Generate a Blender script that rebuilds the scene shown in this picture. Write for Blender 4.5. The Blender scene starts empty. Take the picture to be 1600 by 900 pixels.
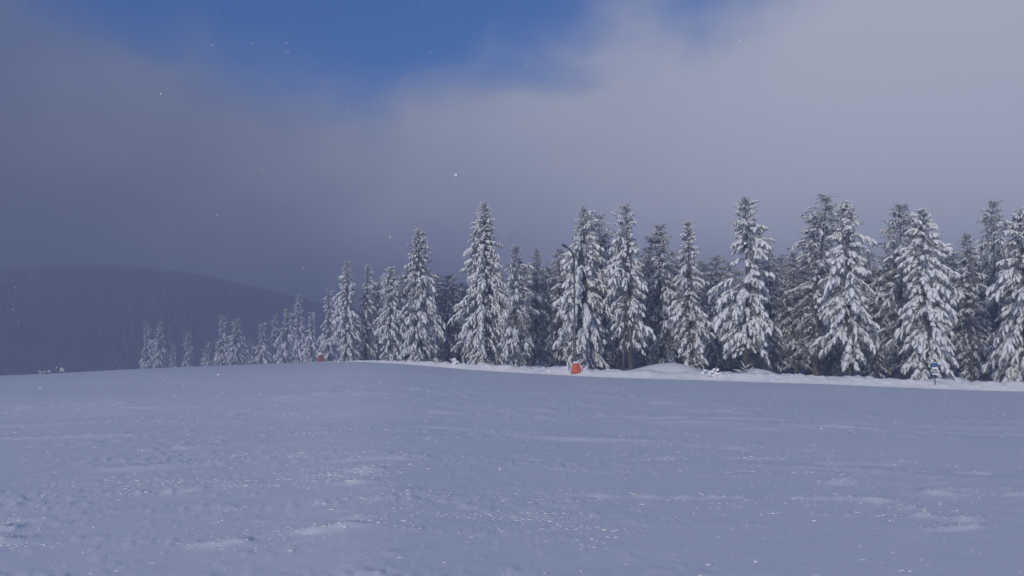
import bpy, math, random
import numpy as np
from mathutils import Vector, Matrix

sc = bpy.context.scene
COL = sc.collection
R = math.radians

# ------------------------------------------------------------------ camera
F = 1256.0                      # focal length in photo pixels (1600 wide)
EYE = 1.6
EYELINE = 545.0                 # photo row of the eye level
PITCH = math.atan((EYELINE - 450.0) / F)
cam_d = bpy.data.cameras.new("camera")
cam = bpy.data.objects.new("camera", cam_d)
COL.objects.link(cam)
cam_d.sensor_width = 36.0
cam_d.lens = 36.0 * F / 1600.0
cam_d.clip_start = 0.05
cam_d.clip_end = 6000.0
cam.location = (0, 0, EYE)
cam.rotation_euler = (R(90) + PITCH, 0, 0)
sc.camera = cam

# ------------------------------------------------------------------ light
SUN_EL, SUN_AZ = R(13.2), R(203.0)     # azimuth clockwise from +Y: behind the camera, to its left
SUN_STRENGTH = 5.0
SKY_STRENGTH = 0.128
EXPOSURE = 0.0
sun_d = bpy.data.lights.new("sun", 'SUN')
sun = bpy.data.objects.new("sun", sun_d)
COL.objects.link(sun)
sun_d.energy = SUN_STRENGTH
sun_d.angle = R(6.0)
sun_d.color = (1.0, 0.93, 0.84)
sdir = Vector((math.sin(SUN_AZ) * math.cos(SUN_EL), math.cos(SUN_AZ) * math.cos(SUN_EL), math.sin(SUN_EL)))
sun.rotation_euler = sdir.to_track_quat('Z', 'Y').to_euler()
sun.location = (0, -20, 40)

sc.view_settings.view_transform = 'Standard'
sc.view_settings.look = 'None'
sc.view_settings.exposure = EXPOSURE
sc.view_settings.gamma = 1.0
sc.view_settings.use_curve_mapping = False
sc.render.engine = 'CYCLES'
sc.cycles.use_denoising = True
sc.cycles.max_bounces = 8
sc.cycles.diffuse_bounces = 3
sc.cycles.volume_bounces = 1
sc.cycles.sample_clamp_indirect = 6.0


class NT:
    """small helper for node trees"""
    def __init__(self, tree):
        self.t = tree
        self.n = tree.nodes
        self.n.clear()

    def add(self, kind, inputs=None, **props):
        nd = self.n.new(kind)
        for k, v in props.items():
            setattr(nd, k, v)
        for k, v in (inputs or {}).items():
            if hasattr(v, 'is_output'):
                self.t.links.new(v, nd.inputs[k])
            else:
                nd.inputs[k].default_value = v
        return nd

    def math(self, op, a, b=None, c=None, clamp=False):
        ins = {0: a}
        if b is not None: ins[1] = b
        if c is not None: ins[2] = c
        return self.add('ShaderNodeMath', ins, operation=op, use_clamp=clamp).outputs[0]

    def smooth(self, v, lo, hi, t0=0.0, t1=1.0):
        nd = self.add('ShaderNodeMapRange', {0: v, 1: lo, 2: hi, 3: t0, 4: t1}, interpolation_type='SMOOTHSTEP')
        return nd.outputs[0]

    def mix(self, f, a, b):
        nd = self.n.new('ShaderNodeMix')
        nd.data_type = 'RGBA'
        for i, v in ((0, f), (6, a), (7, b)):
            if hasattr(v, 'is_output'):
                self.t.links.new(v, nd.inputs[i])
            else:
                nd.inputs[i].default_value = v
        return nd.outputs[2]

    def noise(self, vec, scale, detail=4.0, rough=0.5, dist=0.0):
        return self.add('ShaderNodeTexNoise', {'Vector': vec, 'Scale': scale, 'Detail': detail, 'Roughness': rough, 'Distortion': dist}).outputs[0]


# ------------------------------------------------------------------ sky
world = bpy.data.worlds.new("World")
sc.world = world
world.use_nodes = True
w = NT(world.node_tree)
tc = w.add('ShaderNodeTexCoord')
gen = tc.outputs['Generated']
sep = w.add('ShaderNodeSeparateXYZ', {0: gen})
dx, dy, dz = sep.outputs
sky = w.add('ShaderNodeTexSky', sky_type='NISHITA', sun_disc=False, sun_elevation=SUN_EL, sun_rotation=SUN_AZ,
            altitude=1000.0, air_density=1.0, dust_density=0.4, ozone_density=9.0)
bg_sky = w.add('ShaderNodeBackground', {0: sky.outputs[0], 1: SKY_STRENGTH})
# bank of cloud round the horizon with a blue opening overhead
vm = w.add('ShaderNodeMapping', {'Vector': gen, 'Scale': (1.0, 1.0, 1.7), 'Location': (3.1, 1.4, 0.2)})
nA = w.noise(vm.outputs[0], 2.1, 7.0, 0.56, 0.6)
nB = w.noise(vm.outputs[0], 6.0, 5.0, 0.55, 0.4)
off = w.math('ABSOLUTE', w.math('ADD', dx, 0.17))
top = w.math('MULTIPLY_ADD', w.math('POWER', off, 1.2), 0.24, 0.308)
edge = w.math('SUBTRACT', top, dz)
edge = w.math('ADD', edge, w.math('MULTIPLY', w.math('SUBTRACT', nA, 0.5), 0.13))
edge = w.math('ADD', edge, w.math('MULTIPLY', w.math('SUBTRACT', nB, 0.5), 0.13))
cover = w.smooth(edge, -0.06, 0.07)
lit = w.math('ADD', dx, w.math('MULTIPLY', w.math('SUBTRACT', nA, 0.5), 0.5))
lit = w.math('ADD', lit, w.math('MULTIPLY', w.math('SUBTRACT', nB, 0.5), 0.20))
lit = w.math('ADD', lit, w.math('MULTIPLY', w.smooth(dz, 0.10, 0.40), 0.20))
lit = w.smooth(lit, -0.70, 0.58)
ccol = w.mix(lit, (0.088, 0.108, 0.215, 1), (0.57, 0.585, 0.69, 1))
low = w.math('POWER', 2.718, w.math('MULTIPLY', w.math('MAXIMUM', dz, 0.0), -9.0))
low = w.math('MULTIPLY_ADD', w.math('MULTIPLY', low, w.smooth(lit, 0.05, 0.55)), 2.1, 0.92)
thin = w.math('MULTIPLY', w.smooth(dz, 0.20, 0.40), w.math('SUBTRACT', 1.0, lit))
cover = w.math('MULTIPLY', cover, w.math('MULTIPLY_ADD', thin, -0.55, 1.0))
bg_cloud = w.add('ShaderNodeBackground', {0: ccol, 1: low})
ms = w.add('ShaderNodeMixShader', {0: cover, 1: bg_sky.outputs[0], 2: bg_cloud.outputs[0]})
w.add('ShaderNodeOutputWorld', {0: ms.outputs[0]})


# ------------------------------------------------------------------ helpers
def pix(px, py, Y):
    """world point that photo pixel (px, py) sees at depth Y"""
    u, v = (px - 800.0) / F, (450.0 - py) / F
    c, s = math.cos(PITCH), math.sin(PITCH)
    d = Vector((u, c - v * s, s + v * c))
    d *= Y / d.y
    return Vector((d.x, d.y, EYE + d.z))


def tag(o, label=None, cat=None, group=None, kind=None):
    if label: o['label'] = label
    if cat: o['category'] = cat
    if group: o['group'] = group
    if kind: o['kind'] = kind
    return o


def empty(name, loc, rz=0.0):
    o = bpy.data.objects.new(name, None)
    COL.objects.link(o)
    o.location = loc
    o.rotation_euler = (0, 0, rz)
    o.empty_display_size = 0.3
    return o


def mesh_data(name, verts, faces_flat, loop_totals, mat, smooth=True):
    me = bpy.data.meshes.new(name)
    verts = np.ascontiguousarray(verts, dtype=np.float32)
    faces_flat = np.ascontiguousarray(faces_flat, dtype=np.int32)
    loop_totals = np.ascontiguousarray(loop_totals, dtype=np.int32)
    me.vertices.add(len(verts))
    me.vertices.foreach_set('co', verts.ravel())
    me.loops.add(len(faces_flat))
    me.loops.foreach_set('vertex_index', faces_flat)
    me.polygons.add(len(loop_totals))
    starts = np.zeros(len(loop_totals), dtype=np.int32)
    starts[1:] = np.cumsum(loop_totals)[:-1]
    me.polygons.foreach_set('loop_start', starts)
    me.polygons.foreach_set('loop_total', loop_totals)
    me.polygons.foreach_set('use_smooth', np.full(len(loop_totals), smooth, dtype=bool))
    me.update(calc_edges=True)
    me.validate()
    if mat is not None:
        me.materials.append(mat)
    return me


def obj(name, me, parent=None):
    o = bpy.data.objects.new(name, me)
    COL.objects.link(o)
    if parent is not None:
        o.parent = parent
    return o


class MB:
    """collects tubes, lathes and hulls; builds one mesh"""
    def __init__(self):
        self.v, self.f, self.k = [], [], 0

    def add(self, verts, faces):
        self.v.extend(tuple(p) for p in verts)
        for f in faces:
            self.f.append(tuple(i + self.k for i in f))
        self.k += len(verts)

    def tube(self, pts, radii, sides=8, cap=True):
        pts = [Vector(p) for p in pts]
        n = len(pts)
        vs, fs = [], []
        ref = Vector((1, 0, 0.013))
        for i, p in enumerate(pts):
            t = (pts[min(i + 1, n - 1)] - pts[max(i - 1, 0)]).normalized()
            a = t.cross(ref)
            if a.length < 1e-3:
                a = t.cross(Vector((0, 1, 0)))
            a.normalize()
            b = t.cross(a)
            for k in range(sides):
                q = 2 * math.pi * k / sides
                vs.append(p + (a * math.cos(q) + b * math.sin(q)) * radii[i])
        for i in range(n - 1):
            for k in range(sides):
                k2 = (k + 1) % sides
                fs.append((i * sides + k, i * sides + k2, (i + 1) * sides + k2, (i + 1) * sides + k))
        if cap:
            fs.append(tuple(range(sides - 1, -1, -1)))
            fs.append(tuple((n - 1) * sides + k for k in range(sides)))
        self.add(vs, fs)

    def loft(self, rings):
        """rings: lists of equal numbers of points, bottom to top; closed at both ends"""
        m = len(rings[0])
        vs = [p for r in rings for p in r]
        fs = []
        for i in range(len(rings) - 1):
            for k in range(m):
                k2 = (k + 1) % m
                fs.append((i * m + k, i * m + k2, (i + 1) * m + k2, (i + 1) * m + k))
        fs.append(tuple(range(m - 1, -1, -1)))
        fs.append(tuple((len(rings) - 1) * m + k for k in range(m)))
        self.add(vs, fs)

    def data(self, name, mat, smooth=False):
        flat = [i for f in self.f for i in f]
        return mesh_data(name, np.array(self.v), flat, [len(f) for f in self.f], mat, smooth)


# ------------------------------------------------------------------ numpy noise
def _hash(ix, iy, seed):
    h = (ix.astype(np.int64) * 374761393 + iy.astype(np.int64) * 668265263 + seed * 1442695041) & 0xFFFFFFFF
    h = ((h ^ (h >> 13)) * 1274126177) & 0xFFFFFFFF
    h = ((h ^ (h >> 16)) * 2246822519) & 0xFFFFFFFF
    return ((h ^ (h >> 15)) & 0xFFFFFF) / float(0xFFFFFF)


def vn(x, y, seed=0):
    ix, iy = np.floor(x), np.floor(y)
    fx, fy = x - ix, y - iy
    fx = fx * fx * fx * (fx * (fx * 6 - 15) + 10)
    fy = fy * fy * fy * (fy * (fy * 6 - 15) + 10)
    a, b = _hash(ix, iy, seed), _hash(ix + 1, iy, seed)
    c, d = _hash(ix, iy + 1, seed), _hash(ix + 1, iy + 1, seed)
    return (a + (b - a) * fx) * (1 - fy) + (c + (d - c) * fx) * fy


def fbm(x, y, seed=0, octaves=4):
    s, a, t = 0.0, 1.0, 0.0
    for i in range(octaves):
        s = s + a * vn(x * 2 ** i + 17.3 * i, y * 2 ** i - 9.1 * i, seed + i)
        t += a
        a *= 0.5
    return s / t


def sstep(lo, hi, x):
    t = np.clip((x - lo) / (hi - lo), 0, 1)
    return t * t * (3 - 2 * t)


# ------------------------------------------------------------------ materials
def material(name):
    m = bpy.data.materials.new(name)
    m.use_nodes = True
    return m, NT(m.node_tree)


def snow_mat(name, col, bump_scale, bump_dist, fine_scale=None, fine_dist=0.0, sss=0.0):
    m, t = material(name)
    p = t.add('ShaderNodeTexCoord').outputs['Object']
    n1 = t.noise(p, bump_scale, 6.0, 0.62)
    c = t.mix(t.smooth(n1, 0.3, 0.75), (col[0] * 0.93, col[1] * 0.94, col[2] * 0.96, 1), (*col, 1))
    b = t.add('ShaderNodeBump', {'Strength': 1.0, 'Distance': bump_dist, 'Height': n1}).outputs[0]
    if fine_scale:
        n2 = t.noise(p, fine_scale, 3.0, 0.7)
        b = t.add('ShaderNodeBump', {'Strength': 1.0, 'Distance': fine_dist, 'Height': n2, 'Normal': b}).outputs[0]
    bs = t.add('ShaderNodeBsdfPrincipled', {'Base Color': c, 'Roughness': 0.75, 'Normal': b, 'Specular IOR Level': 0.25})
    t.add('ShaderNodeOutputMaterial', {0: bs.outputs[0]})
    return m


M_FIELD = snow_mat('field_snow', (0.88, 0.89, 0.91), 3.0, 0.006, 40.0, 0.003)
M_BANK = snow_mat('bank_snow', (0.90, 0.90, 0.91), 5.0, 0.05, 22.0, 0.02)
M_SNOW = snow_mat('tree_snow', (0.80, 0.81, 0.82), 9.0, 0.04)


def two_tone(name, a, b, scale, lo, hi, rough=0.85, bump=0.0, stretch=(1, 1, 1)):
    m, t = material(name)
    p = t.add('ShaderNodeTexCoord').outputs['Object']
    p = t.add('ShaderNodeMapping', {'Vector': p, 'Scale': stretch}).outputs[0]
    n = t.noise(p, scale, 5.0, 0.6)
    c = t.mix(t.smooth(n, lo, hi), (*a, 1), (*b, 1))
    ins = {'Base Color': c, 'Roughness': rough, 'Specular IOR Level': 0.25}
    if bump:
        ins['Normal'] = t.add('ShaderNodeBump', {'Strength': 1.0, 'Distance': bump, 'Height': n}).outputs[0]
    bs = t.add('ShaderNodeBsdfPrincipled', ins)
    t.add('ShaderNodeOutputMaterial', {0: bs.outputs[0]})
    return m


M_NEEDLE = two_tone('frosted_needles', (0.030, 0.038, 0.036), (0.50, 0.52, 0.54), 4.5, 0.34, 0.64)
M_NEEDLE_RIME = two_tone('rimed_needles', (0.10, 0.115, 0.115), (0.55, 0.57, 0.60), 5.0, 0.36, 0.66)
M_BARK = two_tone('spruce_bark', (0.060, 0.052, 0.046), (0.30, 0.30, 0.31), 3.0, 0.45, 0.75, 0.9, 0.03, (3, 3, 0.6))
M_TWIG = two_tone('bare_twig', (0.05, 0.045, 0.04), (0.34, 0.34, 0.35), 4.0, 0.45, 0.7)
M_FAR = two_tone('far_spruce', (0.055, 0.062, 0.064), (0.090, 0.096, 0.10), 0.012, 0.3, 0.75)
M_SHADED_FLOOR = two_tone('shaded_snow_floor', (0.035, 0.04, 0.042), (0.06, 0.065, 0.07), 0.02, 0.35, 0.7)  # snow floor of the hillside forest, tree shade painted into its dark colour
M_STEEL = two_tone('weathered_steel', (0.09, 0.09, 0.095), (0.24, 0.24, 0.25), 6.0, 0.4, 0.8, 0.6, 0.0, (1, 1, 0.25))
M_ORANGE = two_tone('orange_vinyl', (0.56, 0.115, 0.035), (0.44, 0.08, 0.03), 3.0, 0.35, 0.7, 0.5)
M_RED = two_tone('red_vinyl', (0.26, 0.035, 0.045), (0.17, 0.03, 0.04), 3.0, 0.35, 0.7, 0.5)
M_PALE = two_tone('frosted_edge', (0.52, 0.47, 0.46), (0.75, 0.74, 0.75), 6.0, 0.3, 0.7)
M_BLUE = two_tone('blue_enamel', (0.04, 0.10, 0.28), (0.055, 0.13, 0.33), 4.0, 0.3, 0.7, 0.4)
M_WHITE = two_tone('white_enamel', (0.72, 0.73, 0.75), (0.82, 0.82, 0.83), 8.0, 0.3, 0.7, 0.5)
M_DARK = two_tone('dark_metal', (0.030, 0.030, 0.034), (0.07, 0.07, 0.08), 8.0, 0.3, 0.7, 0.5)

# ------------------------------------------------------------------ terrain
#        photo column, row of the crest, distance of the crest
CREST = np.array([(-500, 596, 84), (-200, 592, 92), (0, 588, 108), (100, 583, 124), (250, 575, 160), (400, 569, 172), (500, 565, 146),
                  (560, 562, 112), (620, 562, 94), (680, 565, 84), (750, 568, 77), (860, 573, 71), (960, 577, 67), (1100, 580, 65),
                  (1200, 583, 63), (1350, 588, 62), (1450, 593, 61), (1600, 597, 60), (1800, 602, 60), (2100, 606, 60)], float)
C_AZ = np.arctan((CREST[:, 0] - 800) / F)
C_R = CREST[:, 2] / np.cos(C_AZ)
C_BANK = np.interp(CREST[:, 0], (500, 620, 760), (0.0, 0.40, 0.66))
C_Z = EYE - (CREST[:, 1] - EYELINE) / F * CREST[:, 2] - C_BANK
C_FALL = np.interp(CREST[:, 0], (150, 520, 700), (0.085, 0.06, 0.004))


def _soften():
    global C_AZ, C_R, C_Z, C_BANK, C_FALL
    fine = np.linspace(C_AZ[0], C_AZ[-1], 1200)
    k = np.exp(-0.5 * (np.arange(-60, 61) / 24.0) ** 2)
    k /= k.sum()
    out = []
    for tab in (C_R, C_Z, C_BANK, C_FALL):
        v = np.interp(fine, C_AZ, tab)
        out.append(np.convolve(np.pad(v, 60, mode='edge'), k, mode='valid'))
    C_AZ = fine
    C_R, C_Z, C_BANK, C_FALL = out


_soften()


def base_height(x, y):
    x, y = np.asarray(x, float), np.asarray(y, float)
    r = np.hypot(x, y)
    az = np.arctan2(x, y)
    rc, zc, fall = np.interp(az, C_AZ, C_R), np.interp(az, C_AZ, C_Z), np.interp(az, C_AZ, C_FALL)
    side = 1 - sstep(0.8, 1.6, np.abs(az))
    zc = zc * side
    t = r / rc
    inner = zc * np.clip(t, 0, 1)
    over = np.maximum(r - rc, 0)
    drop = fall * side * over * np.minimum(1, over / 14.0)
    drop = 30.0 * (1 - np.exp(-drop / 30.0))
    z = inner - drop
    und = (fbm(x / 17.0, y / 12.0, 3, 3) - 0.5) * 0.40 * sstep(6, 25, r) * (1 - sstep(0.75, 1.0, t))
    far = (fbm(x / 90.0, y / 90.0, 8, 3) - 0.5) * 6.0 * sstep(200, 500, r)
    return z + und + far


def field_detail(x, y):
    r = np.hypot(x, y)
    m1 = sstep(0.54, 0.72, fbm(x / 5.0, (y + 0.12 * x) / 1.1, 21, 3))            # rough streaks across the piste
    m2 = sstep(0.56, 0.74, fbm(x / 1.6 + 40, y / 0.6, 27, 3))
    rough = np.clip(m1 * 0.9 + m2 * 0.35, 0, 1)
    near = 1 - sstep(18, 32, r)
    c1 = np.maximum(0, vn(x / 0.12, y / 0.10, 31) - 0.64) * 2.8
    c2 = np.maximum(0, vn(x / 0.06, y / 0.055, 33) - 0.60) * 2.5
    c3 = np.maximum(0, vn(x / 0.30, y / 0.16, 35) - 0.66) * 2.9
    z = near * rough * (0.020 * c1 + 0.014 * c2 + 0.010 * c3)
    lone = np.maximum(0, vn(x / 0.12, y / 0.11, 37) - 0.86) * 7.0                  # single crumbs
    z = z + near * 0.012 * lone * (0.10 + 0.90 * sstep(0.40, 0.62, fbm(x / 4.0, y / 1.6, 39, 2)))
    z = z + near * 0.003 * (fbm(x / 0.10, y / 0.09, 41, 2) - 0.5)
    v = (y - 0.14 * x + 1.2 * fbm(x / 9.0, y / 9.0, 43, 2)) / 0.6                   # edges left by skis and the groomer
    rid = (1 - np.abs(2 * vn(x / 3.2, v, 45) - 1)) ** 12
    brk = sstep(0.45, 0.7, vn(x / 0.5, y / 0.25, 49))
    z = z + 0.045 * rid * brk * sstep(0.50, 0.66, fbm(x / 3.0, y / 1.5, 47, 2)) * (1 - sstep(25, 45, r))
    mid = sstep(10, 22, r) * (1 - sstep(62, 72, r))
    f1 = np.maximum(0, vn(x / 0.9, y / 0.7, 51) - 0.68) * 3.0
    m3 = sstep(0.54, 0.68, fbm(x / 9.0, y / 3.2, 53, 3))
    z = z + mid * m3 * f1 * 0.05
    drift = (1 - np.abs(2 * vn(x / 12.0, (y + 0.6 * fbm(x / 5.0, y / 5.0, 57, 2)) / 2.4, 55) - 1)) ** 7
    z = z + 0.055 * drift * sstep(0.50, 0.66, fbm(x / 5.0, y / 3.5, 59, 3)) * sstep(9, 16, r) * (1 - sstep(54, 60, r))
    return z


def ground(x, y):
    return float(base_height(np.array([x]), np.array([y]))[0])


def polar_sheet(name):
    az_in = np.linspace(R(-37), R(37), 560)
    az_out = np.linspace(R(37), R(323), 64)[1:-1]
    az = np.concatenate([az_in, az_out])
    r1 = np.array([0.25, 0.8, 1.5, 2.2, 2.9])
    r2 = 3.5 * np.exp(np.arange(0, math.log(95 / 3.5), 0.0105))
    r3 = 95 * np.exp(np.arange(0.013, math.log(240 / 95), 0.013))
    r4 = np.geomspace(248, 1385, 28)
    rr = np.concatenate([r1, r2, r3, r4])
    A, RR = np.meshgrid(az, rr)
    x, y = RR * np.sin(A), RR * np.cos(A)
    z = base_height(x, y) + field_detail(x, y)
    na, nr = len(az), len(rr)
    verts = np.stack([x, y, z], -1).reshape(-1, 3)
    i = np.arange(nr - 1)[:, None] * na
    j = np.arange(na)[None, :]
    j2 = (j + 1) % na
    q = np.stack([i + j, i + na + j, i + na + j2, i + j2], -1).reshape(-1, 4)
    verts = np.vstack([verts, [[0, 0, ground(0, 0.1)]]])
    c = len(verts) - 1
    tri = np.stack([np.full(na, c), np.arange(na), (np.arange(na) + 1) % na], -1)
    flat = np.concatenate([q.ravel(), tri.ravel()])
    tot = np.concatenate([np.full(len(q), 4), np.full(len(tri), 3)])
    return mesh_data(name, verts, flat, tot, M_FIELD, True)


tag(obj('snow_field', polar_sheet('snow_field')), 'smooth groomed piste of blue grey snow with crumbly streaks', kind='structure')


def crumbs():
    rng = np.random.default_rng(8)
    n = 150000
    r = 4.6 * np.exp(rng.uniform(0, math.log(48 / 4.6), n))
    az = rng.uniform(R(-36), R(36), n)
    x, y = r * np.sin(az), r * np.cos(az)
    v = (y - 0.14 * x + 1.2 * fbm(x / 9.0, y / 9.0, 43, 2)) / 0.6
    row = (1 - np.abs(2 * vn(x / 3.2, v, 45) - 1)) ** 6
    a = sstep(0.52, 0.72, fbm(x / 4.0, (y - 0.14 * x) / 1.0, 21, 3))
    b = sstep(0.50, 0.70, fbm(x / 2.6 + 40, y / 0.9, 27, 3))
    p = 0.010 + 0.40 * a * b + 0.34 * row * sstep(0.48, 0.64, fbm(x / 3.0, y / 1.5, 47, 2))
    p = p * (1 - 0.78 * sstep(9, 22, r))
    keep = rng.uniform(0, 1, n) < p
    x, y, r = x[keep], y[keep], r[keep]
    n = len(x)
    s = np.minimum(rng.lognormal(math.log(0.0085), 0.45, n), 0.024) * (1 + np.maximum(0, r - 8) / 22)
    z = base_height(x, y) + field_detail(x, y)
    octa = np.array([(1, 0, 0), (0.5, 0.8, 0), (-0.5, 0.8, 0), (-1, 0, 0), (-0.5, -0.8, 0), (0.5, -0.8, 0), (0.2, 0.1, 0.9), (0, 0, -0.6)], float)
    f = np.array([(i, (i + 1) % 6, 6) for i in range(6)] + [((i + 1) % 6, i, 7) for i in range(6)])
    w = octa[None] * rng.uniform(0.65, 1.35, (n, 8, 1)) * s[:, None, None]
    q = rng.uniform(0, 6.28, n)
    c_, s_ = np.cos(q)[:, None], np.sin(q)[:, None]
    st = rng.uniform(1.0, 2.2, n)[:, None]
    vx, vy = w[..., 0] * c_ - w[..., 1] * s_, w[..., 0] * s_ + w[..., 1] * c_
    V = np.stack([vx * st + x[:, None], vy + y[:, None], w[..., 2] * 0.37 + z[:, None]], -1)
    F_ = f[None] + (np.arange(n) * 8)[:, None, None]
    print('crumbs', n)
    return mesh_data('snow_crumbs', V.reshape(-1, 3), F_.ravel(), np.full(n * 12, 3), M_BANK, True)


tag(obj('snow_crumbs', crumbs()), 'small crumbs of snow strewn in rows over the piste', kind='stuff')


def grid_mesh(name, X, Y, Z, mat):
    n0, n1 = X.shape
    verts = np.stack([X, Y, Z], -1).reshape(-1, 3)
    i = np.arange(n0 - 1)[:, None] * n1
    j = np.arange(n1 - 1)[None, :]
    q = np.stack([i + j, i + n1 + j, i + n1 + j + 1, i + j + 1], -1).reshape(-1, 4)
    return mesh_data(name, verts, q.ravel(), np.full(len(q), 4), mat, True)


# bank of pushed-up snow along the edge of the forest
def bank():
    px = np.linspace(470, 1960, 950)
    az = np.arctan((px - 800) / F)
    rc = np.interp(az, C_AZ, C_R)
    h = np.interp(az, C_AZ, C_BANK)
    s = np.linspace(-3.4, 1.9, 44)
    AZ, S = np.meshgrid(az, s, indexing='ij')
    RC, H = np.repeat(rc[:, None], len(s), 1), np.repeat(h[:, None], len(s), 1)
    wob = (fbm(AZ * 26, S * 0 + 3.0, 61, 3) - 0.5) * 1.1
    r = RC + S + wob * np.clip(1 - np.abs(S) / 4, 0, 1)
    X, Y = r * np.sin(AZ), r * np.cos(AZ)
    prof = np.where(S < 0, sstep(-2.1, -0.2, S), 1 - sstep(0.2, 1.8, S))
    lumps = 0.62 + 0.55 * fbm(X / 2.2, Y / 1.6, 63, 3) + 0.30 * (fbm(X / 0.55, Y / 0.5, 65, 3) - 0.5)
    chunk = np.maximum(0, vn(X / 0.40, Y / 0.34, 67) - 0.62) * 0.45 * sstep(0.45, 0.6, fbm(X / 3.0, Y / 3.0, 69, 2))
    z = base_height(X, Y) - 0.10 + prof * (H * lumps + 0.10) + chunk * prof * np.minimum(1, H * 2)
    return grid_mesh('snow_bank', X, Y, z, M_BANK)


tag(obj('snow_bank', bank()), 'long rough bank of pushed-up snow along the forest edge', kind='structure')


def mound(name, label, px, py_top, Y, wpx, depth, seed, skew=0.0):
    p = pix(px, py_top, Y)
    wid = wpx / F * Y / 2
    g = ground(p.x, p.y)
    hgt = p.z - g + 0.05
    u = np.linspace(-1, 1, 70)
    U, V = np.meshgrid(u, np.linspace(-1, 1, 44), indexing='ij')
    X, Yy = p.x + U * wid * 1.15, p.y + V * depth
    d = np.sqrt((U - skew * (1 - U * U)) ** 2 + V ** 2)
    prof = np.maximum(0, np.cos(np.clip(d, 0, 1) * math.pi / 2)) ** 1.25
    z = base_height(X, Yy) - 0.12 + prof * hgt * (0.94 + 0.12 * fbm(X / 1.6, Yy / 1.6, seed, 3)) + 0.03 * (fbm(X / 0.4, Yy / 0.4, seed + 4, 2) - 0.5)
    me = grid_mesh(name, X, Yy, z, M_BANK)
    me.transform(Matrix.Translation((-p.x, -p.y, -g)))
    o = obj(name, me)
    o.location = (p.x, p.y, g)
    return tag(o, label, 'snow mound', 'snow mounds behind the bank')


mound('snow_mound', 'broad smooth snow mound behind the bank, the widest of the mounds', 1038, 566, 69.5, 165, 3.2, 71, 0.1)
mound('snow_mound', 'low peaked snow mound behind the bank beside the broken branches', 1192, 575, 66, 105, 2.4, 75, -0.15)
mound('snow_mound', 'small snow mound at the foot of the dark gap right of the blue sign', 1492, 587.5, 63.6, 80, 2.0, 79)
mound('snow_mound', 'low flat snow mound left of the orange pad', 842, 571.5, 73.5, 90, 2.2, 83)


# loose heap of snow blocks lying on the bank
def lump_verts(rng, c, s, squash=0.8):
    base = [(-1, -1, -1), (1, -1, -1), (1, 1, -1), (-1, 1, -1), (-1, -1, 1), (1, -1, 1), (1, 1, 1), (-1, 1, 1), (0, 0, 1.45), (0, -1.4, 0), (1.4, 0, 0), (-1.4, 0, 0)]
    rot = Matrix.Rotation(rng.uniform(0, 6.28), 3, 'Z') @ Matrix.Rotation(rng.uniform(-0.5, 0.5), 3, 'X')
    vs = []
    for b in base:
        v = Vector(b) * s * 0.6
        v = Vector((v.x * rng.uniform(0.75, 1.25), v.y * rng.uniform(0.75, 1.25), v.z * squash * rng.uniform(0.8, 1.2)))
        vs.append(Vector(c) + rot @ v)
    fs = [(0, 3, 2, 1), (4, 5, 8), (5, 6, 8), (6, 7, 8), (7, 4, 8), (0, 1, 9), (1, 5, 9), (5, 4, 9), (4, 0, 9), (1, 2, 10), (2, 6, 10), (6, 5, 10), (5, 1, 10), (3, 0, 11), (0, 4, 11), (4, 7, 11), (7, 3, 11), (2, 3, 7, 6)]
    return vs, fs


def bank_top(px, dy=0.0):
    """a point on the top of the bank below photo column px"""
    row = np.interp(px, CREST[:, 0], CREST[:, 1])
    Y = np.interp(px, CREST[:, 0], CREST[:, 2])
    return pix(px, row, Y + dy)


rng = random.Random(5)
hp = bank_top(1113, -0.7)
mb = MB()
for k in range(26):
    t = rng.gauss(0, 0.45)
    zz = rng.uniform(-0.45, 0.22) * (1 - min(1, abs(t)) * 0.5)
    mb.add(*lump_verts(rng, (t, rng.uniform(-0.35, 0.3) - max(0, -zz), zz), rng.uniform(0.09, 0.18)))
o = obj('snow_heap', mb.data('snow_heap', M_BANK))
o.location = hp
tag(o, 'heap of broken snow lumps on the bank right of the widest mound', 'snow heap')
bp = bank_top(712, -0.3)
mb = MB()
for k in range(9):
    mb.add(*lump_verts(rng, (rng.gauss(0, 0.22), rng.uniform(-0.2, 0.2), rng.uniform(-0.1, 0.35)), rng.uniform(0.12, 0.26)))
o = obj('snow_clump', mb.data('snow_clump', M_BANK, True))
o.location = bp
tag(o, 'small rounded snow clump on the bank under the tall spruce left of centre', 'snow clump')

# ------------------------------------------------------------------ spruces
def pad_templates(rng, n=12, sides=5):
    """snow pillows lying along a twig: x 0..1, y -1..1, z from the twig up"""
    out = []
    xs = np.array([0.0, 0.30, 0.76, 1.04])
    pr = np.array([0.42, 1.0, 0.86, 0.14])
    for _ in range(n):
        rings = []
        for x, p in zip(xs, pr):
            cy, k = rng.normal(0, 0.10), p * rng.uniform(0.80, 1.18)
            a = np.arange(sides) / sides * 2 * math.pi + rng.uniform(0, 0.5)
            ca, sa = np.cos(a), np.sin(a)
            rad = k * rng.uniform(0.82, 1.16, sides)
            rings.append(np.stack([np.full(sides, x) + rng.normal(0, 0.03, sides), cy + ca * rad, np.where(sa > 0, sa * rad, sa * rad * 0.45) + 0.1], -1))
        out.append(np.concatenate(rings))
    nr = len(xs)
    fs = []
    for i in range(nr - 1):
        for k in range(sides):
            k2 = (k + 1) % sides
            fs.append((i * sides + k, i * sides + k2, (i + 1) * sides + k2))
            fs.append((i * sides + k, (i + 1) * sides + k2, (i + 1) * sides + k))
    for k in range(1, sides - 1):
        fs.append((0, k + 1, k))
        fs.append(((nr - 1) * sides, (nr - 1) * sides + k, (nr - 1) * sides + k + 1))
    return np.array(out), np.array(fs)


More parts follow.
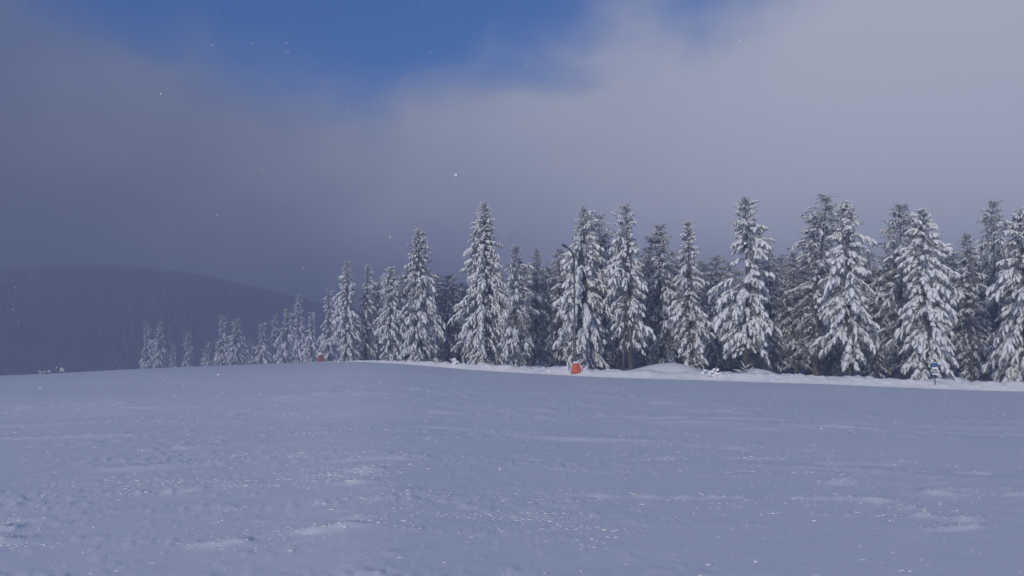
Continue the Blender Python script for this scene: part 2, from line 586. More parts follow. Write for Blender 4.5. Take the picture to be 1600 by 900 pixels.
def spray_templates(rng, n=10, blades=11):
    """needle sprays under and beside a twig: separate narrow blades"""
    out = []
    for _ in range(n):
        vs = []
        for b in range(blades):
            x0 = rng.uniform(0.0, 0.95)
            side = rng.choice([-1, 1])
            out_ = rng.uniform(0.2, 1.25) * side
            dn = -rng.uniform(0.2, 2.0)
            fw = rng.uniform(0.05, 0.34)
            wd = rng.uniform(0.035, 0.075)
            if b % 4 == 0:
                out_, dn, fw = out_ * 1.2, rng.uniform(-0.4, 0.7), rng.uniform(0.15, 0.4)
            vs += [(x0 - wd, 0.15 * side, 0), (x0 + wd, 0.15 * side, 0.0), (x0 + fw, out_, dn)]
        out.append(np.array(vs))
    fs = np.arange(blades * 3).reshape(-1, 3)
    return np.array(out), fs


_trng = np.random.default_rng(11)
PADS, PAD_F = pad_templates(_trng)
SPRAYS, SPRAY_F = spray_templates(_trng)


def place(T, Fc, pick, P, Fw, Sd, Up, L, W, H, bend):
    t = T[pick]                                        # (n, v, 3)
    x, y, z = t[..., 0], t[..., 1], t[..., 2]
    z = z * H[:, None] - bend[:, None] * x * x
    v = P[:, None] + Fw[:, None] * (x * L[:, None])[..., None] + Sd[:, None] * (y * W[:, None])[..., None] + Up[:, None] * z[..., None]
    n, k = v.shape[:2]
    f = Fc[None] + (np.arange(n) * k)[:, None, None]
    return v.reshape(-1, 3), f.reshape(-1, 3)


def spruce_data(key, H, Rm, seed, snow=1.0, bare=0.05, spacing=0.42, per=6.5, gap=None, lean=(0.0, 0.0), tops=1, power=0.58, droop=1.0,
                needle=None, fat=1.0, belly=0.36, dead=0, trunk_r=None, ragged=1.0):
    """trunk, crown and snow meshes of one spruce, base at the origin"""
    rng = np.random.default_rng(seed)
    needle = needle or M_NEEDLE
    tr = trunk_r or 0.011 * H + 0.03
    # trunk line
    ph = rng.uniform(0, 6.28, 2)

    def axis(z):
        t = z / H
        return np.stack([lean[0] * t ** 2 * H + 0.05 * np.sin(3 * t + ph[0]) - 0.05 * math.sin(ph[0]), lean[1] * t ** 2 * H + 0.05 * np.sin(2.6 * t + ph[1]) - 0.05 * math.sin(ph[1]), z], -1)
    mb = MB()
    zs = np.linspace(-0.35, 0.97 * H, 12)
    pts = [Vector(axis(np.array([z]))[0]) for z in zs]
    rad = [max(0.02, tr * (1 - max(0, z) / H) ** 0.9 * (1.25 if z < 0.2 else 1.0)) for z in zs]
    mb.tube(pts, rad, 8)
    # dead twigs below and inside the lowest boughs
    for k in range(int(8 + 4 * H * 0.3) + dead):
        z = rng.uniform(0.05, 0.20) * H * rng.uniform(0.5, 1.6)
        a, l = rng.uniform(0, 6.28), rng.uniform(0.25, 0.75) * Rm
        p0 = Vector(axis(np.array([z]))[0])
        p1 = p0 + Vector((math.cos(a) * l * 0.6, math.sin(a) * l * 0.6, -0.02 * l))
        p2 = p0 + Vector((math.cos(a) * l, math.sin(a) * l, -rng.uniform(0.0, 0.3) * l))
        mb.tube([p0, p1, p2], [0.022, 0.015, 0.006], 4, False)
    # boughs
    sect = rng.uniform(0.80, 1.2, 9)                    # uneven outline round the trunk
    as_dir, as_amt = rng.uniform(0, 6.28), rng.uniform(0.05, 0.22)
    P0, AZ, LL, TT = [], [], [], []
    z = H * (bare + 0.03)
    while z < H * 0.985:
        t = z / H
        n = max(3, int(round(per * (0.65 + 0.35 * (1 - t)) + rng.normal(0, 0.6))))
        a0 = rng.uniform(0, 6.28)
        zz0 = z
        wh = rng.uniform(0.80, 1.14) if t < 0.85 else rng.uniform(0.9, 1.1)
        for k in range(n):
            a = a0 + 2 * math.pi * (k + rng.uniform(-0.3, 0.3)) / n
            prof = min(1.0, max(0.0, 1 - t) / 0.9) ** power * min(1.0, 0.42 + 0.58 * (t - bare) / belly)
            L = Rm * prof * wh * sect[int(a / (2 * math.pi) * 9) % 9] * rng.uniform(0.72, 1.18) * (1 + ragged * 0.16 * max(0, rng.normal(0, 0.5)))
            L *= 1 + as_amt * math.cos(a - as_dir - 2.5 * t)
            L *= 0.66 + 0.68 * float(vn(np.array([math.cos(a) * 1.4 + zz0 * 0.75 + seed]), np.array([math.sin(a) * 1.4 - zz0 * 0.5]), seed)[0])
            L = max(L, 0.10 + 0.10 * rng.uniform() + 0.22 * min(1.0, (1 - t) / 0.14))
            if vn(np.array([math.cos(a) * 1.1 + z * 0.55 + 9.0]), np.array([math.sin(a) * 1.1 + z * 0.2 + seed * 1.7]), seed + 5)[0] > (0.83 if t < 0.7 else 0.95):
                continue
            if gap and gap(t, a % (2 * math.pi), rng):
                continue
            zz = z + rng.normal(0, 0.12) * spacing * 2
            P0.append(axis(np.array([min(zz, H * 0.985)]))[0]); AZ.append(a); LL.append(L); TT.append(t)
        z += spacing * (0.42 + 0.58 * (1 - t)) * rng.uniform(0.85, 1.15)
    if tops > 1:                                        # a second leader beside the first
        for k in range(26):
            t = 0.86 + 0.13 * k / 26
            P0.append(axis(np.array([t * H * 0.985]))[0] + np.array([0.30 + 0.25 * (t - 0.86) / 0.13, 0.1, 0])); AZ.append(rng.uniform(0, 6.28)); LL.append(0.12 + 2.2 * (1 - t) * rng.uniform(0.6, 1.1)); TT.append(t)
        b = Vector(axis(np.array([0.80 * H]))[0])
        mb.tube([b, b + Vector((0.3, 0.1, 0.05 * H)), b + Vector((0.5, 0.1, 0.175 * H))], [0.05, 0.04, 0.015], 5)
    for k in range(7):                                  # leader shoot
        P0.append(axis(np.array([H * (0.955 + 0.006 * k)]))[0]); AZ.append(rng.uniform(0, 6.28)); LL.append(0.20 - 0.015 * k); TT.append(1.0)
    P0, AZ, LL, TT = np.array(P0), np.array(AZ), np.array(LL), np.array(TT)
    a_up = np.interp(TT, (0, 0.35, 0.75, 1), (-0.22, -0.12, 0.16, 0.9)) * 1.0 + rng.normal(0, 0.10, len(TT))
    sag = np.interp(TT, (0, 0.5, 1), (0.58, 0.50, 0.30)) * droop * rng.uniform(0.75, 1.3, len(TT))
    out = np.stack([np.cos(AZ), np.sin(AZ), np.zeros_like(AZ)], -1)
    side = np.stack([-np.sin(AZ), np.cos(AZ), np.zeros_like(AZ)], -1)
    zed = np.array([0, 0, 1.0])
    pads = [[] for _ in range(8)]                        # P, F, S, U, L, W, H, bend

    def put(P, Fd, L, W, Hh, bd):
        Fd = Fd / np.linalg.norm(Fd, axis=-1, keepdims=True)
        Fd = Fd + rng.normal(0, 0.16, Fd.shape)
        Fd = Fd / np.linalg.norm(Fd, axis=-1, keepdims=True)
        S = np.cross(zed, Fd)
        S /= np.maximum(np.linalg.norm(S, axis=-1, keepdims=True), 1e-6)
        U = np.cross(Fd, S)
        for q, v in zip(pads, (P, Fd, S, U, L, W, Hh, bd)):
            q.append(v)

    inner = []
    # pieces along the bough
    for s in (0.34, 0.60, 0.84):
        s_ = s + rng.normal(0, 0.04, len(TT))
        P = P0 + out * (LL * s_)[:, None] + zed * (LL * (a_up * s_ - sag * s_ ** 2))[:, None]
        Fd = out + zed * (a_up - 2 * sag * s_)[:, None] + side * rng.normal(0, 0.15, len(TT))[:, None]
        L = np.maximum(0.20, LL * 0.32) * rng.uniform(0.8, 1.2, len(TT))
        W = np.clip(L * 0.22, 0.045, 0.14) * rng.uniform(0.8, 1.25, len(TT)) * fat
        keep = (LL > 0.35) if s < 0.8 else (LL > 0)
        put(P[keep], Fd[keep], L[keep], W[keep], W[keep] * 0.85, (L * 0.18)[keep])
        inner += [np.full(int(keep.sum()), False)]
    # dark needles round the trunk
    for s in (0.14, 0.26):
        P = P0 + out * (LL * s)[:, None] + zed * (LL * (a_up * s - sag * s ** 2))[:, None]
        Fd = out + side * rng.normal(0, 0.6, len(TT))[:, None] + zed * rng.uniform(-0.9, 0.3, len(TT))[:, None]
        L = np.clip(LL * 0.45, 0.25, 0.9) * rng.uniform(0.8, 1.2, len(TT))
        put(P, Fd, L, np.clip(L * 0.26, 0.08, 0.2), np.clip(L * 0.3, 0.08, 0.22), L * 0.2)
        inner += [np.full(len(P), True)]
    # twigs to both sides, hanging at their tips
    for s in (0.40, 0.53, 0.66, 0.78, 0.90):
        for sg in (-1, 1):
            s_ = s + rng.normal(0, 0.05, len(TT))
            P = P0 + out * (LL * s_)[:, None] + zed * (LL * (a_up * s_ - sag * s_ ** 2))[:, None]
            be = rng.uniform(0.45, 1.05, len(TT))
            Fd = out * np.cos(be)[:, None] + side * (sg * np.sin(be))[:, None] + zed * (a_up * 0.4 - 1.3 * sag * s_ - rng.uniform(0.05, 0.75, len(TT)))[:, None]
            L = np.clip(LL * (0.42 - 0.24 * s_), 0.16, 0.75) * rng.uniform(0.7, 1.3, len(TT))
            W = np.clip(L * 0.19, 0.035, 0.105) * rng.uniform(0.7, 1.35, len(TT)) * fat
            keep = LL > (0.9 if s < 0.5 else 0.6 if s < 0.8 else 0.35)
            put(P[keep], Fd[keep], L[keep], W[keep], W[keep] * 0.85, (L * rng.uniform(0.15, 0.55, len(TT)))[keep])
            inner += [np.full(int(keep.sum()), False)]
    P, Fd, S, U, L, W, Hh, bd = [np.concatenate(q) for q in pads]
    n = len(P)
    # snow stays where the noise of the wind left it
    lot = rng.uniform(0, 1, n) < np.clip(snow * (0.40 + 1.15 * (vn(P[:, 0] * 0.9 + seed, P[:, 2] * 0.9 + P[:, 1] * 0.7, seed) - 0.18)), 0.04, 0.97)
    lot &= ~np.concatenate(inner)
    amt = rng.uniform(0.75, 1.2, n) * (0.75 + 0.3 * min(snow, 1.2))
    i = np.where(lot)[0]
    sv, sf = place(PADS, PAD_F, rng.integers(0, len(PADS), len(i)), P[i], Fd[i], S[i], U[i], L[i], W[i] * amt[i], Hh[i] * amt[i], bd[i])
    nv, nf = place(SPRAYS, SPRAY_F, rng.integers(0, len(SPRAYS), n), P, Fd, S, U, L * 1.08, W * 1.25 + 0.02, Hh * 1.2 + 0.02, bd)
    # wood of the boughs inside the crown
    for k in np.where(LL > 0.5)[0][::2]:
        a = [P0[k] + out[k] * LL[k] * s + zed * LL[k] * (a_up[k] * s - sag[k] * s * s) for s in (0, 0.45, 0.9)]
        mb.tube([Vector(q) for q in a], [0.028, 0.018, 0.008], 3, False)
    trunk = mb.data(key + '_trunk', M_BARK, True)
    crown = mesh_data(key + '_crown', nv, nf.ravel(), np.full(len(nf), 3), needle, False)
    load = mesh_data(key + '_snow', sv, sf.ravel(), np.full(len(sf), 3), M_SNOW, True)
    return (trunk, crown, load, H, Rm)


def plant(data, px, py_top, Y, wpx, label, group, rz=0.0, name='spruce_tree', sink=0.0):
    top = pix(px, py_top, Y)
    x, y = top.x, Y
    g = ground(x, y) - sink
    Hn = top.z - g
    k = Hn / data[3]
    kw = (wpx / F * Y / 2) / data[4]
    o = empty(name, (x, y, g), rz)
    lr = random.Random(int(px * 10))
    o.rotation_euler = (lr.gauss(0, 0.012), lr.gauss(0, 0.018), rz)
    o.scale = (kw, kw, k)
    for nm, me in zip(('trunk', 'crown', 'snow_load'), data[:3]):
        c = obj(nm, me, o)
        if nm != 'trunk':
            c['kind'] = 'stuff'
    return tag(o, label, 'tree', group)


G_FRONT = 'snow covered spruces along the forest edge'
G_LEFT = 'small frosted spruces along the falling crest'
G_BACK = 'spruces behind the front row'


def hero(px, py_top, Y, wpx, label, seed, group=G_FRONT, **kw):
    top = pix(px, py_top, Y)
    Hn = top.z - ground(top.x, Y)
    d = spruce_data('spruce_%d' % seed, Hn, wpx / F * Y / 2, seed, **kw)
    return plant(d, px, py_top, Y, wpx, label, group)


# the front row, left to right
hero(545, 407, 124, 50, 'slender pointed white spruce, left one of the close pair near the red pad', 101, snow=1.15, spacing=0.5, bare=0.02)
hero(573, 411, 127, 44, 'slender pointed white spruce, right one of the close pair near the red pad', 102, snow=1.0, spacing=0.5, bare=0.02)
hero(610, 417, 106, 58, 'broad white spruce with a blunt double top, right of the pointed pair', 103, snow=1.2, tops=2, spacing=0.45, power=0.45, bare=0.02)
hero(658, 355, 93, 84, 'tall frosted spruce with a forked tip, beside the dark gap left of centre', 104, snow=0.95, tops=2, spacing=0.42, power=0.55, bare=0.02)
hero(750, 314, 81, 108, 'tallest spruce left of the lamp pole, standing well above its neighbours', 105, snow=0.95, power=0.6, spacing=0.40, bare=0.02)
hero(806, 384, 78, 66, 'shorter grey spruce right beside the tall one left of the pole, thinly snowed', 106, snow=0.7, power=0.45, bare=0.05)
hero(910, 321, 74, 96, 'heavily snowed spruce with a narrow spire right behind the lamp pole', 107, snow=1.2, power=0.6, fat=1.15, bare=0.06)
hero(984, 318, 72, 88, 'ragged spruce with a bare twin trunk and flat snowy boughs right of the pole', 108, snow=1.05, bare=0.17, power=0.5, ragged=1.8, fat=1.15, trunk_r=0.24,
     lean=(0.012, 0.0), gap=lambda t, a, r: (t < 0.55 and 2.4 < a < 4.6 and r.uniform() < 0.55) or r.uniform() < 0.12)
hero(1077, 343, 71, 70, 'narrow spruce rising behind the right end of the widest snow mound', 109, snow=0.95, power=0.55, fat=1.1, bare=0.04)
hero(1160, 305, 68, 112, 'big spruce with bright snow clumps on its left side, above the broken branches', 110, snow=1.15, power=0.6, fat=1.25, bare=0.16, dead=46, spacing=0.48,
     gap=lambda t, a, r: t < 0.32 and (a < 1.2 or a > 5.4) and r.uniform() < 0.6)
hero(1318, 315, 66, 124, 'widest spruce in the right half with a double top and heavy layered snow', 111, snow=1.2, tops=2, power=0.55, fat=1.25, bare=0.13, dead=46, spacing=0.48)
hero(1442, 325, 64, 106, 'heavily loaded spruce with drooping white boughs to the ground beside the blue sign', 112, snow=1.35, power=0.5, fat=1.35, bare=0.0, spacing=0.5, droop=1.2, lean=(0.006, 0))
hero(1592, 325, 64, 128, 'large spruce with layered snowy boughs cut by the right edge of the photo', 113, snow=1.1, power=0.5, fat=1.2, bare=0.02, spacing=0.5)

# shapes shared by the smaller and the farther trees
PROTO = {
    'rime_a': spruce_data('rime_a', 9.0, 1.7, 201, snow=1.2, needle=M_NEEDLE_RIME, spacing=0.5, per=6, bare=0.0, power=0.6),
    'rime_b': spruce_data('rime_b', 9.0, 1.8, 202, snow=1.1, needle=M_NEEDLE_RIME, spacing=0.5, per=6, bare=0.0, power=0.5, tops=2),
    'back_a': spruce_data('back_a', 14.0, 2.4, 203, snow=0.5, spacing=0.5, per=6.5, bare=0.08, power=0.52),
    'back_b': spruce_data('back_b', 14.0, 2.3, 204, snow=0.7, spacing=0.5, per=6.5, bare=0.06, power=0.6),
    'back_c': spruce_data('back_c', 14.0, 2.5, 205, snow=0.35, spacing=0.52, per=6.5, bare=0.10, power=0.45),
    'thin': spruce_data('thin', 14.0, 1.7, 206, snow=0.6, spacing=0.52, per=5.5, bare=0.15, power=0.42, ragged=2.0, lean=(0.04, 0)),
}


def second(proto, px, py_top, Y, wpx, label, group, seed=0):
    return plant(PROTO[proto], px, py_top, Y, wpx, label, group, rz=(seed * 2.399) % 6.283)


# the crest on the left, far to near
LEFT = [
    ('rime_a', 231, 503, 269, 28, 'leftmost small white spruce on the falling crest, left one of a pair'),
    ('rime_b', 251, 503, 264, 30, 'small white spruce on the falling crest, right one of the leftmost pair'),
    ('rime_a', 271, 536, 285, 20, 'tiny faint spruce between the leftmost pair and a lone cone'),
    ('rime_a', 292, 519, 264, 26, 'small cone shaped spruce standing alone between two pale clusters'),
    ('rime_b', 326, 535, 257, 26, 'low bushy white spruce at the left foot of the cluster of two tall tips'),
    ('rime_a', 349, 494, 248, 32, 'white spruce with thin tip, left one of two right of the lone cone'),
    ('rime_b', 371, 498, 243, 38, 'white spruce with full crown, right one of two right of the lone cone'),
    ('rime_a', 392, 528, 246, 24, 'low pale spruce filling the dip right of the two in the cluster'),
    ('rime_b', 409, 506, 234, 32, 'round topped white spruce left of the thin dark stake'),
    ('rime_a', 429, 492, 237, 28, 'thin white spruce close to the left of the thin dark stake'),
    ('rime_b', 447, 482, 223, 36, 'white spruce right behind the thin dark stake'),
    ('rime_a', 470, 461, 209, 34, 'tall thin white spruce between the dark stake and the red pad'),
    ('rime_b', 488, 488, 196, 32, 'white spruce directly behind the red pad on its left side'),
    ('rime_a', 516, 450, 173, 46, 'hazy white spruce right of the red pad, lower than the pointed pair'),
]
for k, a in enumerate(LEFT):
    second(*a, G_LEFT, seed=k + 1)

# the second row, seen between the trees of the front row
SECOND = [
    ('back_b', 637, 412, 112, 60, 'grey spruce half hidden between the blunt topped spruce and the forked tip'),
    ('back_c', 700, 428, 98, 60, 'dark shaded spruce in the gap left of the tallest left spruce'),
    ('back_b', 836, 386, 83, 52, 'slim spruce with a thin white spire between grey spruce and the lamp pole'),
    ('back_a', 873, 388, 84, 54, 'dull ragged spruce just left of the lamp pole head'),
    ('thin', 943, 333, 80, 56, 'thin sparse frosted spruce between the narrow spire and the ragged spruce'),
    ('back_a', 1031, 350, 80, 72, 'dark spruce with little snow right of the ragged bare trunked spruce'),
    ('back_c', 1115, 398, 80, 66, 'dark spruce in the gap left of the big clumped spruce'),
    ('back_b', 1201, 377, 78, 58, 'dim lower spruce just right of the big clumped spruce'),
    ('thin', 1266, 305, 74, 80, 'sparse spruce with a crooked tip bent to the right, left of the double top'),
    ('back_a', 1240, 392, 77, 70, 'dark spruce below and left of the crooked tip'),
    ('back_b', 1360, 386, 76, 62, 'dim spruce filling the gap right of the double topped spruce'),
    ('back_a', 1403, 318, 74, 90, 'tall darker spruce right behind the left shoulder of the loaded spruce'),
    ('back_b', 1509, 363, 74, 72, 'dim spruce with a ragged top right of the loaded spruce'),
    ('back_a', 1549, 312, 76, 62, 'tall slender spruce rising left of the spruce cut by the photo edge'),
    ('back_a', 1668, 330, 66, 110, 'spruce outside the picture to the right of the cut spruce'),
]
for k, a in enumerate(SECOND):
    second(a[0], a[1], a[2], a[3], a[4] * 1.38, a[5], G_BACK, seed=k + 31)

# deeper rows that close the gaps
rng = random.Random(9)
DEEP = [(590, 450, 138, 60), (632, 455, 122, 66), (682, 440, 110, 66), (716, 445, 104, 70), (780, 430, 100, 70), (822, 425, 98, 66), (860, 418, 97, 70),
        (893, 420, 96, 66), (936, 405, 94, 70), (962, 412, 90, 66), (1012, 405, 92, 76), (1052, 402, 90, 76), (1098, 415, 92, 80), (1135, 420, 90, 76), (1182, 410, 88, 80), (1222, 414, 90, 80),
        (1258, 405, 86, 80), (1290, 398, 86, 80), (1345, 405, 86, 84), (1385, 400, 84, 84), (1424, 395, 84, 84), (1470, 395, 82, 84), (1492, 402, 90, 84), (1530, 398, 84, 84), (1570, 395, 84, 84), (1625, 390, 84, 90)]
DEEP_SPOT = ['between the pointed pair and the blunt double top', 'between the blunt double top and the forked tip', 'low behind the right side of the forked tip spruce',
             'in the dark gap left of the tallest left spruce', 'between the tallest left spruce and the grey shorter one', 'between the grey shorter spruce and the slim white spire',
             'below the ragged dull spruce left of the lamp pole', 'directly behind the lamp pole', 'in the black gap right of the lamp pole', 'behind the bare twin trunk',
             'above the left end of the widest mound', 'above the middle of the widest mound', 'right of the narrow spruce by the widest mound', 'behind the left boughs of the big clumped spruce',
             'behind the right boughs of the big clumped spruce', 'above the peaked mound beside the broken branches', 'under the crooked tip', 'behind the left half of the double topped spruce',
             'behind the right half of the double topped spruce', 'left of the heavily loaded spruce', 'behind the top of the heavily loaded spruce', 'right above the blue sign',
             'in the dark gap right of the blue sign', 'left of the slender tall spruce near the photo edge', 'behind the spruce cut by the photo edge', 'past the spruce cut by the photo edge']
for k, (px, py, Y, wp) in enumerate(DEEP):
    second(('back_c', 'back_a', 'back_b')[k % 3], px, py - 10 + rng.uniform(-8, 8), Y, wp * 1.3, 'shaded spruce deep in the forest, ' + DEEP_SPOT[k], 'shaded spruces deep in the forest', seed=k + 71)

def forest_mass():
    rng = np.random.default_rng(31)
    n = 420
    az = rng.uniform(R(-6), R(40), n)
    r = np.interp(az, C_AZ, C_R) + rng.uniform(34, 110, n)
    x, y = r * np.sin(az), r * np.cos(az)
    z = base_height(x, y)
    h = rng.uniform(9.0, 12.5, n)
    rr = rng.uniform(1.5, 2.3, n)
    k = 9
    V = []
    for t, m in ((0.04, 0.75), (0.12, 1.0), (0.20, 0.72), (0.24, 0.95), (0.36, 0.62), (0.40, 0.84), (0.52, 0.50), (0.56, 0.68), (0.70, 0.34), (0.74, 0.48), (0.88, 0.16), (1.0, 0.02)):
        a = np.arange(k) / k * 2 * math.pi + rng.uniform(0, 1, (n, 1))
        ra = rr[:, None] * m * rng.uniform(0.55, 1.3, (n, k))
        V.append(np.stack([x[:, None] + np.cos(a) * ra, y[:, None] + np.sin(a) * ra, z[:, None] + (t + rng.uniform(-0.02, 0.02, (n, k))) * h[:, None]], -1))
    m = len(V)
    V = np.stack(V, 1).reshape(n, -1, 3)
    f = np.array([(i * k + j, i * k + (j + 1) % k, (i + 1) * k + (j + 1) % k, (i + 1) * k + j) for i in range(m - 1) for j in range(k)])
    f = f[None] + (np.arange(n) * V.shape[1])[:, None, None]
    return mesh_data('forest_mass', V.reshape(-1, 3), f.ravel(), np.full(f.size // 4, 4), M_NEEDLE, False)


tag(obj('forest_mass', forest_mass()), 'dark mass of the forest closing the gaps far behind the edge', kind='stuff')

# ------------------------------------------------------------------ far hillside on the left
HILL = np.array([(-900, 432), (-500, 428), (-200, 430), (0, 432), (120, 428), (220, 430), (300, 440), (400, 462), (500, 486), (600, 508), (750, 535), (900, 556)], float)
HAZ = np.arctan((HILL[:, 0] - 800) / F)
HY = 720.0


def hill_height(az, s):
    """s 0 at the foot, 1 on the ridge, more behind it"""
    crest = np.interp(az, HAZ, EYE + (EYELINE - HILL[:, 1]) / F * HY)
    foot = -32.0
    up = np.where(s < 1, np.sin(np.clip(s, 0, 1) * math.pi / 2) ** 0.9, 1 - 0.35 * (s - 1) ** 2)
    return foot + (crest - foot) * up


az = np.linspace(R(-56), R(4), 130)
s = np.linspace(0, 1.9, 46)
AZ, S = np.meshgrid(az, s, indexing='ij')
RRR = (420 + 300 * S) / np.cos(np.clip(AZ, -0.7, 0.7))
X, Y = RRR * np.sin(AZ), RRR * np.cos(AZ)
Z = hill_height(AZ, S) + (fbm(X / 60, Y / 60, 91, 3) - 0.5) * 5 * sstep(0.1, 0.6, S)
tag(obj('hill', grid_mesh('hill', X, Y, Z, M_SHADED_FLOOR)), 'dim wooded hillside fading into the mist on the left', kind='structure')


def far_forest():
    rng = np.random.default_rng(77)
    n = 26000
    az = rng.uniform(R(-55), R(3), n)
    s = rng.uniform(0.0, 1.35, n)
    r = (420 + 300 * s) / np.cos(np.clip(az, -0.7, 0.7))
    x, y = r * np.sin(az), r * np.cos(az)
    z = hill_height(az, s) + (fbm(x / 60, y / 60, 91, 3) - 0.5) * 5 * sstep(0.1, 0.6, s)
    clear = (s > 0.84) & (s < 0.97) & (az < R(-23)) & (fbm(x / 40, y / 25, 95, 2) > 0.45)
    keep = ~clear
    x, y, z = x[keep], y[keep], z[keep]
    n = len(x)
    h = rng.uniform(4, 8, n)
    rr = h * rng.uniform(0.16, 0.22, n)
    k = 4
    tiers = ((0.05, 0.95), (0.5, 0.66), (1.0, 0.03))
    V = []
    for (tz, tr) in tiers:
        a = np.arange(k) / k * 2 * math.pi
        ra = rr[:, None] * tr * rng.uniform(0.75, 1.2, (n, k))
        V.append(np.stack([x[:, None] + np.cos(a) * ra, y[:, None] + np.sin(a) * ra, np.repeat((z - 0.5 + tz * h)[:, None], k, 1)], -1))
    V = np.stack(V, 1).reshape(n, -1, 3)
    f = []
    for i in range(len(tiers) - 1):
        for j in range(k):
            f.append((i * k + j, i * k + (j + 1) % k, (i + 1) * k + (j + 1) % k, (i + 1) * k + j))
    f = np.array(f)[None] + (np.arange(n) * V.shape[1])[:, None, None]
    return mesh_data('far_forest', V.reshape(-1, 3), f.ravel(), np.full(f.size // 4, 4), M_FAR, True)


tag(obj('far_forest', far_forest()), 'dark spruce forest covering the misty hillside', kind='stuff')

# ------------------------------------------------------------------ things on the piste edge
# lamp pole with its bent arm
P = bank_top(898, 0.35)
Yp = P.y
gz = ground(P.x, Yp)
root = tag(empty('lamp_pole', (P.x, Yp, gz)), 'thin grey lamp pole with its arm bent to the left, rising behind the orange pad', 'lamp pole')
hh = pix(898, 406, Yp).z - gz
px_m = Yp / F
mb = MB()
mb.tube([(0, 0, -0.3), (0, 0, 3.1), (0.01, 0, 3.16), (0, 0, hh)], [0.155, 0.145, 0.095, 0.075], 12)
obj('post', mb.data('post', M_STEEL, True), root)
mb = MB()
mb.tube([(0, 0, hh - 0.15), (-0.06, 0, hh + 0.35), (-0.22, -0.02, hh + 0.68), (-0.48, -0.05, hh + 0.98), (-0.72, -0.08, hh + 1.16)], [0.085, 0.08, 0.075, 0.07, 0.065], 8)
obj('arm', mb.data('arm', M_DARK, True), root)
mb = MB()
mb.tube([(-0.62, -0.07, hh + 1.08), (-0.80, -0.09, hh + 1.20), (-1.02, -0.11, hh + 1.30), (-1.10, -0.12, hh + 1.31)], [0.07, 0.12, 0.11, 0.04], 8)
hd = obj('lamp_head', mb.data('lamp_head', M_DARK, True), root)
for z in (1.2, 3.1):
    mb = MB()
    mb.tube([(0, 0, z), (0, 0, z + 0.10)], [0.17, 0.17], 12)
    obj('collar', mb.data('collar', M_DARK, True), root)
mb = MB()
mb.loft([[(-0.16, -0.17, 1.75), (0.16, -0.17, 1.75), (0.16, -0.36, 1.75), (-0.16, -0.36, 1.75)], [(-0.16, -0.17, 2.25), (0.16, -0.17, 2.25), (0.16, -0.36, 2.25), (-0.16, -0.36, 2.25)]])
obj('switch_box', mb.data('switch_box', M_STEEL), root)


def pad(name, label, px, py_top, py_bot, Y, w_top, w_bot, mat, tilt=0.0, edges=True):
    """tapered foam hood standing on the snow: body, pale frosted edges, snow cap"""
    b, t = pix(px, py_bot, Y), pix(px, py_top, Y)
    H, k = t.z - b.z, Y / F
    wt, wb = w_top * k / 2, w_bot * k / 2
    root = empty(name, (b.x, b.y, b.z))
    root.rotation_euler = (0, tilt, 0)
    mb = MB()
    rings = []
    for q in np.linspace(-0.25, 0.80, 7):
        wx = wb + (wt - wb) * max(q, 0) ** 0.85
        wy = wx * 0.85
        ring = []
        for j in range(16):
            a = 2 * math.pi * j / 16
            ca, sa = math.cos(a), math.sin(a)
            e = 0.55
            ring.append((math.copysign(abs(ca) ** e, ca) * wx, math.copysign(abs(sa) ** e, sa) * wy, q * H))
        rings.append(ring)
    mb.loft(rings)
    obj('body', mb.data('body', mat, True), root)
    mb = MB()
    cap = []
    for q, m in ((0.78, 1.06), (0.86, 1.12), (0.95, 0.98), (1.0, 0.6)):
        wx = wt * m
        cap.append([(math.copysign(abs(math.cos(2 * math.pi * j / 12)) ** 0.6, math.cos(2 * math.pi * j / 12)) * wx, math.copysign(abs(math.sin(2 * math.pi * j / 12)) ** 0.6, math.sin(2 * math.pi * j / 12)) * wx * 0.9, (q + 0.015 * math.sin(j * 2.1)) * H) for j in range(12)])
    mb.loft(cap)
    obj('snow_cap', mb.data('snow_cap', M_SNOW, True), root)
    if edges:
        for sg in (-1, 1):
            mb = MB()
            mb.tube([(sg * wb * 1.02, -wb * 0.72, -0.1 * H), (sg * (wb * 0.6 + wt * 0.4) * 1.03, -(wb * 0.6 + wt * 0.4) * 0.72, 0.40 * H), (sg * wt * 1.05, -wt * 0.74, 0.82 * H)], [0.05, 0.05, 0.045], 7)
            obj('edge_roll', mb.data('edge_roll', M_PALE, True), root)
    return tag(root, label, 'crash pad')


pad('crash_pad', 'orange tapered crash pad with a white snow cap at the foot of the lamp pole', 900, 564.5, 579.0, Yp - 1.3, 9.5, 17, M_ORANGE)
Yr = 146.0
pad('crash_pad', 'small dark red crash pad tilted on the crest among the pale spruces', 504, 550.5, 569, Yr - 1.5, 7, 12, M_RED, tilt=-0.22)

# little frosted hydrant beside the pad
p = pix(887, 576.5, Yp - 0.5)
root = tag(empty('hydrant', p), 'small pale upright hydrant just left of the orange pad', 'hydrant')
mb = MB()
mb.tube([(0, 0, -0.35), (0, 0, 0.52), (0, 0, 0.60)], [0.075, 0.07, 0.03], 10)
obj('body', mb.data('body', M_WHITE, True), root)
mb = MB()
mb.tube([(-0.02, 0, 0.40), (0.16, -0.02, 0.40)], [0.03, 0.035], 8)
obj('outlet', mb.data('outlet', M_DARK, True), root)

# thin stake on the crest
p = pix(448, 570.5, 158.0)
mb = MB()
hs = pix(448, 512, 158.0).z - p.z
mb.tube([(0, 0, -1.2), (0, 0, hs * 0.5), (0.03, 0, hs)], [0.075, 0.065, 0.045], 7)
o = obj('marker_stake', mb.data('marker_stake', M_DARK, True))
o.location = p
tag(o, 'thin dark stake standing on the crest before a pale spruce', 'stake')

